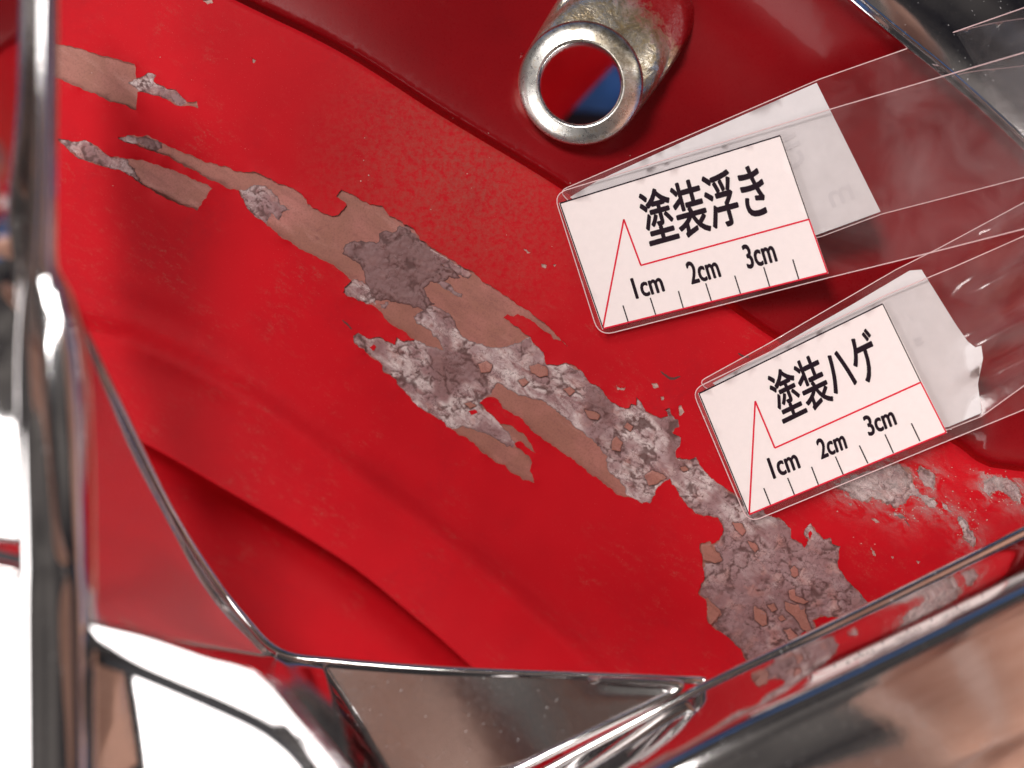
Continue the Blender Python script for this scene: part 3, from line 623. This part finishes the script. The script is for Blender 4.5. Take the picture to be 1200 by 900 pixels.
# web: steep triangular wall, reflecting the red sheet
loft('web', [[(80, 346, 4.6), (82, 348, 4.4), (85, 350, 4.2)], [(96, 420, 4.8), (106, 424, 4.0), (114, 426, 3.3)], [(101, 520, 5.0), (128, 522, 3.6), (158, 522, 2.35)], [(103, 620, 5.1), (158, 622, 3.3), (208, 622, 1.75)],
             [(103, 690, 5.1), (180, 696, 3.2), (258, 698, 1.4)], [(104, 732, 5.1), (210, 752, 3.3), (322, 770, 1.35)]], M_chrome_glare, trim)
tube('window_rim', [(66, 333, 4.75), (76, 346, 4.45), (100, 396, 3.6), (138, 475, 2.7), (198, 597, 1.8), (246, 675, 1.45), (286, 727, 1.35), (328, 766, 1.35), (400, 777, 1.4), (520, 786, 1.5), (660, 791, 1.6), (790, 796, 1.75), (826, 798, 1.7)],
     [9, 9, 8, 7, 7, 8, 8, 8, 7, 6, 5, 5, 5], M_chrome, trim)
LT = [(88, 724, 4.55), (160, 742, 4.72), (240, 770, 5.0), (300, 790, 5.22), (344, 838, 5.3), (376, 874, 5.3), (410, 920, 5.3)]
LB = [(94, 754, 4.42), (160, 778, 4.58), (240, 812, 4.84), (304, 842, 5.04), (338, 868, 5.1), (360, 892, 5.12), (388, 930, 5.12)]
LT = [(x, y, z+.45) for x, y, z in LT]; LB = [(x, y, z+.45) for x, y, z in LB]
mid_ = [tuple((np.array(p)+np.array(q))/2+np.array((0, 0, .03))) for p, q in zip(LT, LB)]
loft('ledge', [[(x+2, y-5, z-.25) for x, y, z in LT], [(x, y-1, z-.05) for x, y, z in LT], [(x, y+4, z) for x, y, z in LT], mid_, LB, [(x-1, y+4, z-.08) for x, y, z in LB], [(x-1, y+5, z-.3) for x, y, z in LB]], M_chrome, trim)
tube('shadow_gap_strip', [(x-2, y+9, z-.34) for x, y, z in LB], [7, 7, 7, 7, 6, 5, 5], M_dark, trim)  # dark tube standing in for the shadow gap under the ledge
cz = lambda x, y: (x, y, 4.75+.31*(x-240)/79-.20*(y-840)/79)
loft('corner_face', [[cz(106, 760), cz(160, 782), cz(240, 816), cz(304, 848), cz(360, 905)], [cz(106, 830), cz(170, 842), cz(240, 860), cz(300, 895), cz(340, 940)], [cz(106, 960), cz(160, 960), cz(220, 960), cz(270, 970), cz(320, 980)]], M_chrome, trim)
loft('ledge_back', [[(322, 770, 1.35), (318, 782, 3.2), (312, 796, 5.4)], [(340, 776, 1.38), (345, 802, 3.2), (346, 836, 5.5)], [(380, 782, 1.4), (394, 840, 3.2), (412, 920, 5.5)]], M_chrome, trim)
qz = lambda x, y: (x, y, 1.36+.28*(x-322)/478+.0030*(y-(770+.06*(x-322))))
loft('lower_pocket', [[qz(322, 770), qz(480, 786), qz(640, 792), qz(740, 795), (800, 799, 1.66)], [qz(350, 820), qz(480, 820), qz(610, 815), qz(710, 808), (798, 800, 1.67)], [qz(380, 870), qz(490, 858), qz(600, 842), qz(700, 824), (798, 801, 1.68)],
             [qz(400, 960), qz(520, 925), qz(620, 895), qz(714, 848), (800, 803, 1.70)]], M_chrome, trim)
tube('pocket_bead', [(690, 796, 1.9), (770, 799, 1.85), (793, 801, 1.82), (796, 805, 1.82), (780, 816, 1.84), (690, 860, 1.95), (560, 925, 2.1)], [3, 4.5, 5.5, 5.5, 5, 5, 5], M_chrome, trim)
# diagonal bar: rounded profile
R0 = np.array([(560, 945, 1.9), (700, 868, 1.85), (830, 800, 1.75), (960, 739, 1.6), (1090, 676, 1.5), (1320, 562, 1.4)], float)
nn = np.array([.43, .90])
prof = [(0, 0), (5, .12), (14, .38), (28, .86), (44, 1.36), (58, 1.68), (74, 1.84), (100, 1.93), (150, 2.0), (230, 1.96), (340, 1.65), (460, .9)]
loft('diagonal_bar', [[(q[0]+nn[0]*o_*1.0, q[1]+nn[1]*o_*1.0, q[2]+dz) for q in R0] for o_, dz in prof], M_chrome, trim, nu=6, nv=6)
tube('bar_rim', [(q[0]+1, q[1]+2, q[2]+.03) for q in R0], [6, 6, 6, 6.5, 7, 7], M_chrome, trim)

cover = thing('chrome_cover', 'dark glossy chrome cover with bright edge at top right corner', 'chrome cover')
nT = np.array([.66, -.75])
rows = []
for o_, dz in ((0, 0), (8, .02), (50, -.05), (130, -.32), (260, -1.0)):
    rows.append([(q[0]+nT[0]*o_, q[1]+nT[1]*o_, .55+dz) for q in TL_])
loft('cover_face', rows, M_chrome, cover)
loft('cover_edge', [[(q[0]+nT[0]*o_, q[1]+nT[1]*o_, z_) for q in TL_] for o_, z_ in ((-7, .40), (-5, .50), (-2, .535), (2, .58), (4.5, .61), (7, .60), (9, .54))], M_chrome, cover, thick=.03)

# ------------------------------------------------------------------ laminated labels
def quad_map(c):
    c = [np.array(p, float) for p in c]
    return lambda u, v: c[0]*(1-u)*(1-v)+c[1]*u*(1-v)+c[2]*u*v+c[3]*(1-u)*v
def sheet(name, pts, zfun, mat, parent, thick=.012, rounds=(), step=9, curve=None):
    """flat outline (px) cut into a grid of small faces, lifted by zfun, with thickness"""
    poly = []
    n_ = len(pts)
    for i, p in enumerate(pts):
        p = np.array(p, float); r = dict(rounds).get(i, 0)
        if r:
            a = np.array(pts[i-1], float)-p; b = np.array(pts[(i+1) % n_], float)-p; a /= np.hypot(*a); b /= np.hypot(*b)
            for t in np.linspace(0, 1, 7): poly.append((1-t)**2*(p+a*r)+2*t*(1-t)*p+t*t*(p+b*r))
        else: poly.append(p)
    fine = []
    for a, b in zip(poly, poly[1:]+poly[:1]):
        k = max(1, int(np.hypot(*(b-a))/step))
        for t in range(k): fine.append(a+(b-a)*t/k)
    fine = np.array(fine); b0 = fine.min(0); b1 = fine.max(0)
    gx, gy = np.meshgrid(np.arange(b0[0], b1[0], step), np.arange(b0[1], b1[1], step)); q = np.c_[gx.ravel(), gy.ravel()]; q = q[inside(q, fine)]
    q = q[pdist(q, fine) > step*.4]
    v, f, of = cdt([fine], q, 1e-3); ok = inside(np.array([v[list(a)].mean(0) for a in f]), fine); f = [a for a, o in zip(f, ok) if o]
    f = [list(a) if (v[a[1]][0]-v[a[0]][0])*(v[a[2]][1]-v[a[0]][1])-(v[a[1]][1]-v[a[0]][1])*(v[a[2]][0]-v[a[0]][0]) < 0 else list(a)[::-1] for a in f]
    n_ = len(v); h = thick/2; vv = [P(x, y, zfun(x, y)+h) for x, y in v]+[P(x, y, zfun(x, y)-h) for x, y in v]; fs = [list(a) for a in f]+[[i+n_ for i in a][::-1] for a in f]
    ed = {(p_, q_) for a in f for p_, q_ in zip(a, a[1:]+a[:1])}
    for (p_, q_) in ed:                                        # cut edge with its own vertices, so it shades crisply
        if (q_, p_) not in ed:
            k = len(vv); vv += [vv[p_], vv[q_], vv[q_+n_], vv[p_+n_]]; fs.append([k+3, k+2, k+1, k][::-1])
    ob = mesh_obj(name, vv, fs, mat, parent)
    return ob, poly
def stroke(name, path, wd, zfun, mat, parent, dz=.004, sub=6):
    v = []; f = []; path = [np.array(p, float) for p in path]; base = 0
    pts = []
    for a, b in zip(path[:-1], path[1:]):
        for t in range(sub): pts.append(a+(b-a)*t/sub)
    pts.append(path[-1])
    for i, p in enumerate(pts):
        a = pts[max(i-1, 0)]; b = pts[min(i+1, len(pts)-1)]; t = (b-a)/max(np.hypot(*(b-a)), 1e-6); n_ = np.array([-t[1], t[0]])
        t0 = p-a; k = 1.0
        for s in (-1, 1):
            q = p+n_*s*wd/2*k; v.append(P(*q, zfun(*q)+dz))
    for i in range(len(pts)-1): f.append((2*i, 2*i+1, 2*i+3, 2*i+2))
    return mesh_obj(name, v, f, mat, parent, smooth=False)
def lettering(name, text, BL, BR, TLp, zfun, mat, parent, off=.02, dz=.004):
    c = bpy.data.curves.new('t', 'FONT'); c.body = text; c.resolution_u = 4; c.fill_mode = 'FRONT'
    o = bpy.data.objects.new('t', c); COL.objects.link(o); dg = bpy.context.evaluated_depsgraph_get()
    me = bpy.data.meshes.new_from_object(o.evaluated_get(dg)); co = np.array([v.co[:2] for v in me.vertices]); fs = [tuple(p.vertices) for p in me.polygons]
    COL.objects.unlink(o); bpy.data.objects.remove(o); bpy.data.curves.remove(c); bpy.data.meshes.remove(me)
    a = co.min(0); b = co.max(0); uv = (co-a)/(b-a); BL = np.array(BL, float); ex_ = np.array(BR)-BL; ey_ = np.array(TLp)-BL
    q = BL+uv[:, :1]*ex_+uv[:, 1:]*ey_
    v = []; f = []                                   # a heavy face: the outline printed several times, a hair apart
    ux = ex_/np.hypot(*ex_); uy = ey_/np.hypot(*ey_); n_ = len(q)
    for k, (sx, sy) in enumerate(((0, 0), (-1, 0), (1, 0), (0, -1), (0, 1), (-.7, -.7), (.7, .7), (-.7, .7), (.7, -.7))):
        for x, y in q+(ux*sx+uy*sy)*off: v.append(P(x, y, zfun(x, y)+dz+k*.0004))
        f += [tuple(i+k*n_ for i in g) for g in fs]
    return mesh_obj(name, v, f, mat, parent, smooth=False)

def build_label(label, d):
    t = thing('laminated_label', label, 'label', 'laminated ruler labels')
    zt = d['z']; zb_ = d['zback']
    _, pb = sheet('back_film', d['back_film'], zb_, M_film, t, .012, d['back_rounds'], 10)
    sheet('back_paper', d['back_paper'], lambda x, y: zb_(x, y)+.012, M_back, t, .006, (), 10)
    _, pf = sheet('front_film', d['film'], zt, M_film, t, .014, d['rounds'], 10)
    pz = lambda x, y: zt(x, y)+.016
    sheet('paper', d['paper'], pz, M_paper, t, .006, (), 10)
    pz2 = lambda x, y: zt(x, y)+.0195
    for k, (nm, w_) in enumerate((('film', d['edge_w']), ('back_film', d['edge_w']*.8))):
        pass
    TLp, TR, BR, BL = d['paper']; J = d['junction']
    ins = lambda p, k=1.2: np.array(p)+(np.mean(d['paper'], axis=0)-np.array(p))/np.hypot(*(np.mean(d['paper'], axis=0)-np.array(p)))*k
    stroke('border_line', [ins(BL), ins(TLp)], 1.3, pz2, M_ink, t); stroke('border_line', [ins(TLp), ins(TR)], 1.6, pz2, M_ink, t); stroke('border_line', [ins(TR), J], 1.2, pz2, M_ink, t)
    stroke('red_line', [J, ins(BR)], 1.7, pz2, M_redink, t); stroke('red_line', [ins(BR), ins(BL)], 1.9, pz2, M_redink, t)
    a = d['arrow']
    for p, q in zip(a[:-1], a[1:]): stroke('red_line', [p, q], 2.0, pz2, M_redink, t)
    for p, q in d['ticks']: stroke('tick_mark', [p, q], 1.5, pz2, M_ink, t)
    for tx, BLp, BRp, TL2 in d['texts']: lettering('lettering', tx, BLp, BRp, TL2, pz2, M_ink, t, .75 if len(tx) == 3 else d['bold'])
    for g_ in d['ghost']: lettering('show_through_print', *g_, lambda x, y: zb_(x, y)+.0165, M_ghost, t, .6)
    # bright cut edges of the two films
    for nm, ring, zz in (('film_edge', pf, zt), ('film_edge', pb, zb_)):
        k0 = max(range(len(ring)), key=lambda i: ring[i][0]); ring = ring[k0+1:]+ring[:k0+1]; pts = []
        for a_, b_ in zip(ring[:-1], ring[1:]):
            m_ = max(1, int(np.hypot(*(b_-a_))/12)); pts += [a_+(b_-a_)*i/m_ for i in range(m_)]
        pts.append(ring[-1]); tube(nm, [(x, y, zz(x, y)+.006) for x, y in pts], [.62]*len(pts), M_edge, t, n=1, seg=6)
    return t

def plane_z(p0, z0, dirx, sx, diry=(0, 0), sy=0):
    return lambda x, y: z0+((x-p0[0])*dirx[0]+(y-p0[1])*dirx[1])*sx
l1z = lambda x, y: .13+.0011*max(0, x-650)+.0000025*max(0, x-950)**2
l1b = lambda x, y: .06+.0009*max(0, x-650)-.00006*max(0, x-1000)+.0000012*max(0, x-950)**2
build_label('white ruler label reading 塗装浮き in clear film, below the metal ring', dict(
    z=l1z, zback=l1b, edge_w=1, bold=1.05,
    film=[(649, 227), (973, 128), (1260, 44), (1260, 253), (1083, 298), (973, 325), (702, 394)], rounds=((0, 16), (6, 18)),
    back_film=[(655, 224), (960, 93), (1260, -12), (1260, 192), (1200, 208), (1033, 251), (963, 277), (760, 330)], back_rounds=((0, 10),),
    paper=[(655, 238), (915, 158), (971, 320), (706, 386)],
    back_paper=[(668, 231), (700, 212), (800, 166), (957, 97), (1032, 248), (958, 275), (800, 320)],
    junction=(948, 257), arrow=[(948, 257), (751, 311), (731, 257), (706.5, 384)],
    ticks=[((730, 358), (737, 380)), ((762, 349), (769, 371)), ((795, 341), (801, 362)), ((827, 332), (834, 354)), ((861, 323), (868, 345)), ((895, 313), (902, 336)), ((929, 304), (936, 327))],
    texts=[('塗装浮き', (763, 290), (904, 251), (746, 227)), ('1cm', (746, 350), (779, 341), (739, 327)), ('2cm', (811, 333), (845, 324), (803, 308)), ('3cm', (877, 315), (911, 306), (869, 288))],
    ghost=[('き', (946, 190), (912, 206), (930, 150)), ('m', (1002, 232), (976, 243), (995, 216))],
    edges=[('front_edge', [(655, 226), (973, 128), (1260, 44)]), ('front_edge', [(650, 238), (651, 246), (690, 374), (696, 388), (706, 393), (720, 390), (973, 325), (1083, 298), (1260, 253)]), ('back_edge', [(658, 222), (760, 178), (960, 93), (1260, -12)]), ('back_edge', [(963, 277), (1033, 251), (1200, 208), (1260, 192)])]))
def rp(x, y):   # ripples of the bent film, running towards the upper right, right of the paper
    a = max(0, min(1, (x-1112)/45)); s = (x-1100)*.45+(y-420)*.89
    return a*(.13*math.sin(s*.105)+.05*math.sin(s*.23+1))
l2z = lambda x, y: .13+.0011*max(0, x-820)
l2b = lambda x, y: .05+.0010*max(0, x-820)+rp(x, y)*.9+.10*max(0, min(1, (x-1112)/30))
build_label('white ruler label reading 塗装ハゲ in rippled film, beside the ragged peeled patch', dict(
    z=l2z, zback=l2b, edge_w=1, bold=.85,
    film=[(811, 457), (1040, 345), (1120, 312), (1260, 250), (1260, 452), (1200, 480), (1112, 516), (877, 613)], rounds=((0, 14), (7, 16)),
    back_film=[(818, 448), (900, 403), (1050, 316), (1100, 291), (1260, 205), (1260, 420), (1200, 452), (1150, 488), (1112, 503), (950, 540)], back_rounds=((0, 10),),
    paper=[(818, 461), (1035, 355), (1110, 507), (877, 604)],
    back_paper=[(835, 449), (900, 413), (1000, 356), (1066, 317), (1080, 316), (1120, 380), (1134, 400), (1143, 407), (1150, 405), (1152, 420), (1146, 450), (1150, 484), (1112, 500), (950, 530)],
    junction=(1079, 448), arrow=[(1079, 448), (908, 525), (885, 470), (878, 602)],
    ticks=[((895, 572), (903, 592)), ((923, 560), (931, 580)), ((951, 547), (959, 568)), ((979, 535), (988, 556)), ((1007, 522), (1017, 543)), ((1037, 509), (1047, 531)), ((1068, 496), (1078, 517))],
    texts=[('塗装ハゲ', (919, 498), (1038, 440), (897, 441)), ('1cm', (907, 561), (938, 548), (899, 538)), ('2cm', (963, 538), (993, 525), (956, 516)), ('3cm', (1019, 511), (1051, 497), (1011, 489))],
    ghost=[('s', (1083, 402), (1074, 406), (1079, 394))],
    edges=[('front_edge', [(813, 470), (814, 478), (866, 598), (872, 608), (882, 609), (1112, 516), (1200, 480), (1260, 452)]), ('back_edge', [(818, 450), (900, 404), (1050, 316), (1100, 291), (1260, 205)]), ('back_edge', [(1112, 503), (1150, 488), (1200, 452), (1260, 420)])]))

# ------------------------------------------------------------------ what the chrome mirrors: hands above the work, a tarpaulin round the right side
def hand(name, label, wrist, fwd, side, spread, curl, scale=1.0, flip=1, sleeve=None):
    """palm, five unequal bent fingers and forearm as one skin; fwd = wrist to fingers, side = the way the palm faces"""
    fwd = Vector(fwd).normalized(); side = Vector(side).cross(fwd).normalized(); up = fwd.cross(side)*flip
    bm = bmesh.new()
    def W(x, y, z): return (Vector(wrist)+(fwd*x+side*y+up*z)*scale)*CM
    def bone(p, q, r0, r1):
        p = Vector(p); q = Vector(q); k = max(2, int((q-p).length/.5))
        for i in range(k+1):
            t = i/k; g_ = bmesh.ops.create_icosphere(bm, subdivisions=1, radius=1.08*(r0+(r1-r0)*t)*scale*CM); c_ = W(*(p+(q-p)*t))
            for v_ in g_['verts']: v_.co += c_
    for y0, y1 in ((-2.6, -3.0), (-1.2, -1.2), (.3, .6), (1.6, 2.4)): bone((0, y0*.7, 0), (8, y1, 0), 1.25, 1.15)
    bone((-22, 0, -.5), (0, -.6, 0), 4.0, 2.4); bone((-22, .8, -.5), (0, .7, 0), 4.0, 2.3)
    bone((1, 1.6, -.6), (3.8, 3.6, -1.6), 1.6, 1.35); bone((3.8, 3.6, -1.6), (6.4, 4.6, -2.2), 1.15, .95); bone((6.4, 4.6, -2.2), (8.6, 4.4, -2.6), .95, .7)
    for (y, L1, L2, L3, r) in ((2.4, 4.4, 2.6, 2.1, .92), (.6, 4.9, 3.0, 2.3, .95), (-1.2, 4.5, 2.8, 2.2, .9), (-3.0, 3.5, 2.1, 1.9, .78)):
        p = Vector((8, y, 0)); a_ = curl*.6; sp_ = y*spread*.05
        for k, ln in enumerate((L1, L2, L3)):
            q = p+Vector((math.cos(a_)*ln, sp_*ln, -math.sin(a_)*ln)); bone(p, q, r*(1-.1*k), r*(1-.1*(k+1))); p = q; a_ += curl
    me = bpy.data.meshes.new(name); bm.to_mesh(me); bm.free(); me.materials.append(M_skin)
    o = bpy.data.objects.new(name, me); COL.objects.link(o)
    rm = o.modifiers.new('skin', 'REMESH'); rm.mode = 'VOXEL'; rm.voxel_size = .22*CM*scale; rm.use_smooth_shade = True
    sm = o.modifiers.new('smooth', 'SMOOTH'); sm.iterations = 6; sm.factor = .5
    o['label'] = label; o['category'] = 'hand'
    return o
hand('hand', 'bare hand mirrored as a large tan shape in the diagonal chrome bar', (13.1, -8.8, 10.3), (-.4, .91, .05), (-.72, -.28, -.62), .6, .24, 1.12)
hand('hand', 'bare hand mirrored as a brown shape in the triangular chrome pocket below', (2.5, -2.5, 39.5), (-.75, .6, -.2), (-.55, -.72, -.42), .8, .22)
v = []; f = []; na, nz_ = 60, 10
for i in range(na+1):
    a_ = math.radians(-35+165*i/na); hh = 1.2+1.6*float(sstep(np.array((20-math.degrees(a_))/20)))
    for j in range(nz_+1):
        r_ = 46+1.6*math.sin(i*.9)+.8*math.sin(i*2.3+j*.3); v.append(Vector((math.cos(a_)*r_, math.sin(a_)*r_, 2+hh*j+.6*math.sin(i*.5)))*CM)
for i in range(na):
    for j in range(nz_): f.append((i*(nz_+1)+j, (i+1)*(nz_+1)+j, (i+1)*(nz_+1)+j+1, i*(nz_+1)+j+1))
tp = mesh_obj('blue_tarpaulin', v, f, M_tarp); tp['label'] = 'blue tarpaulin hung around the work, mirrored as blue bands in the chrome'; tp['category'] = 'tarpaulin'
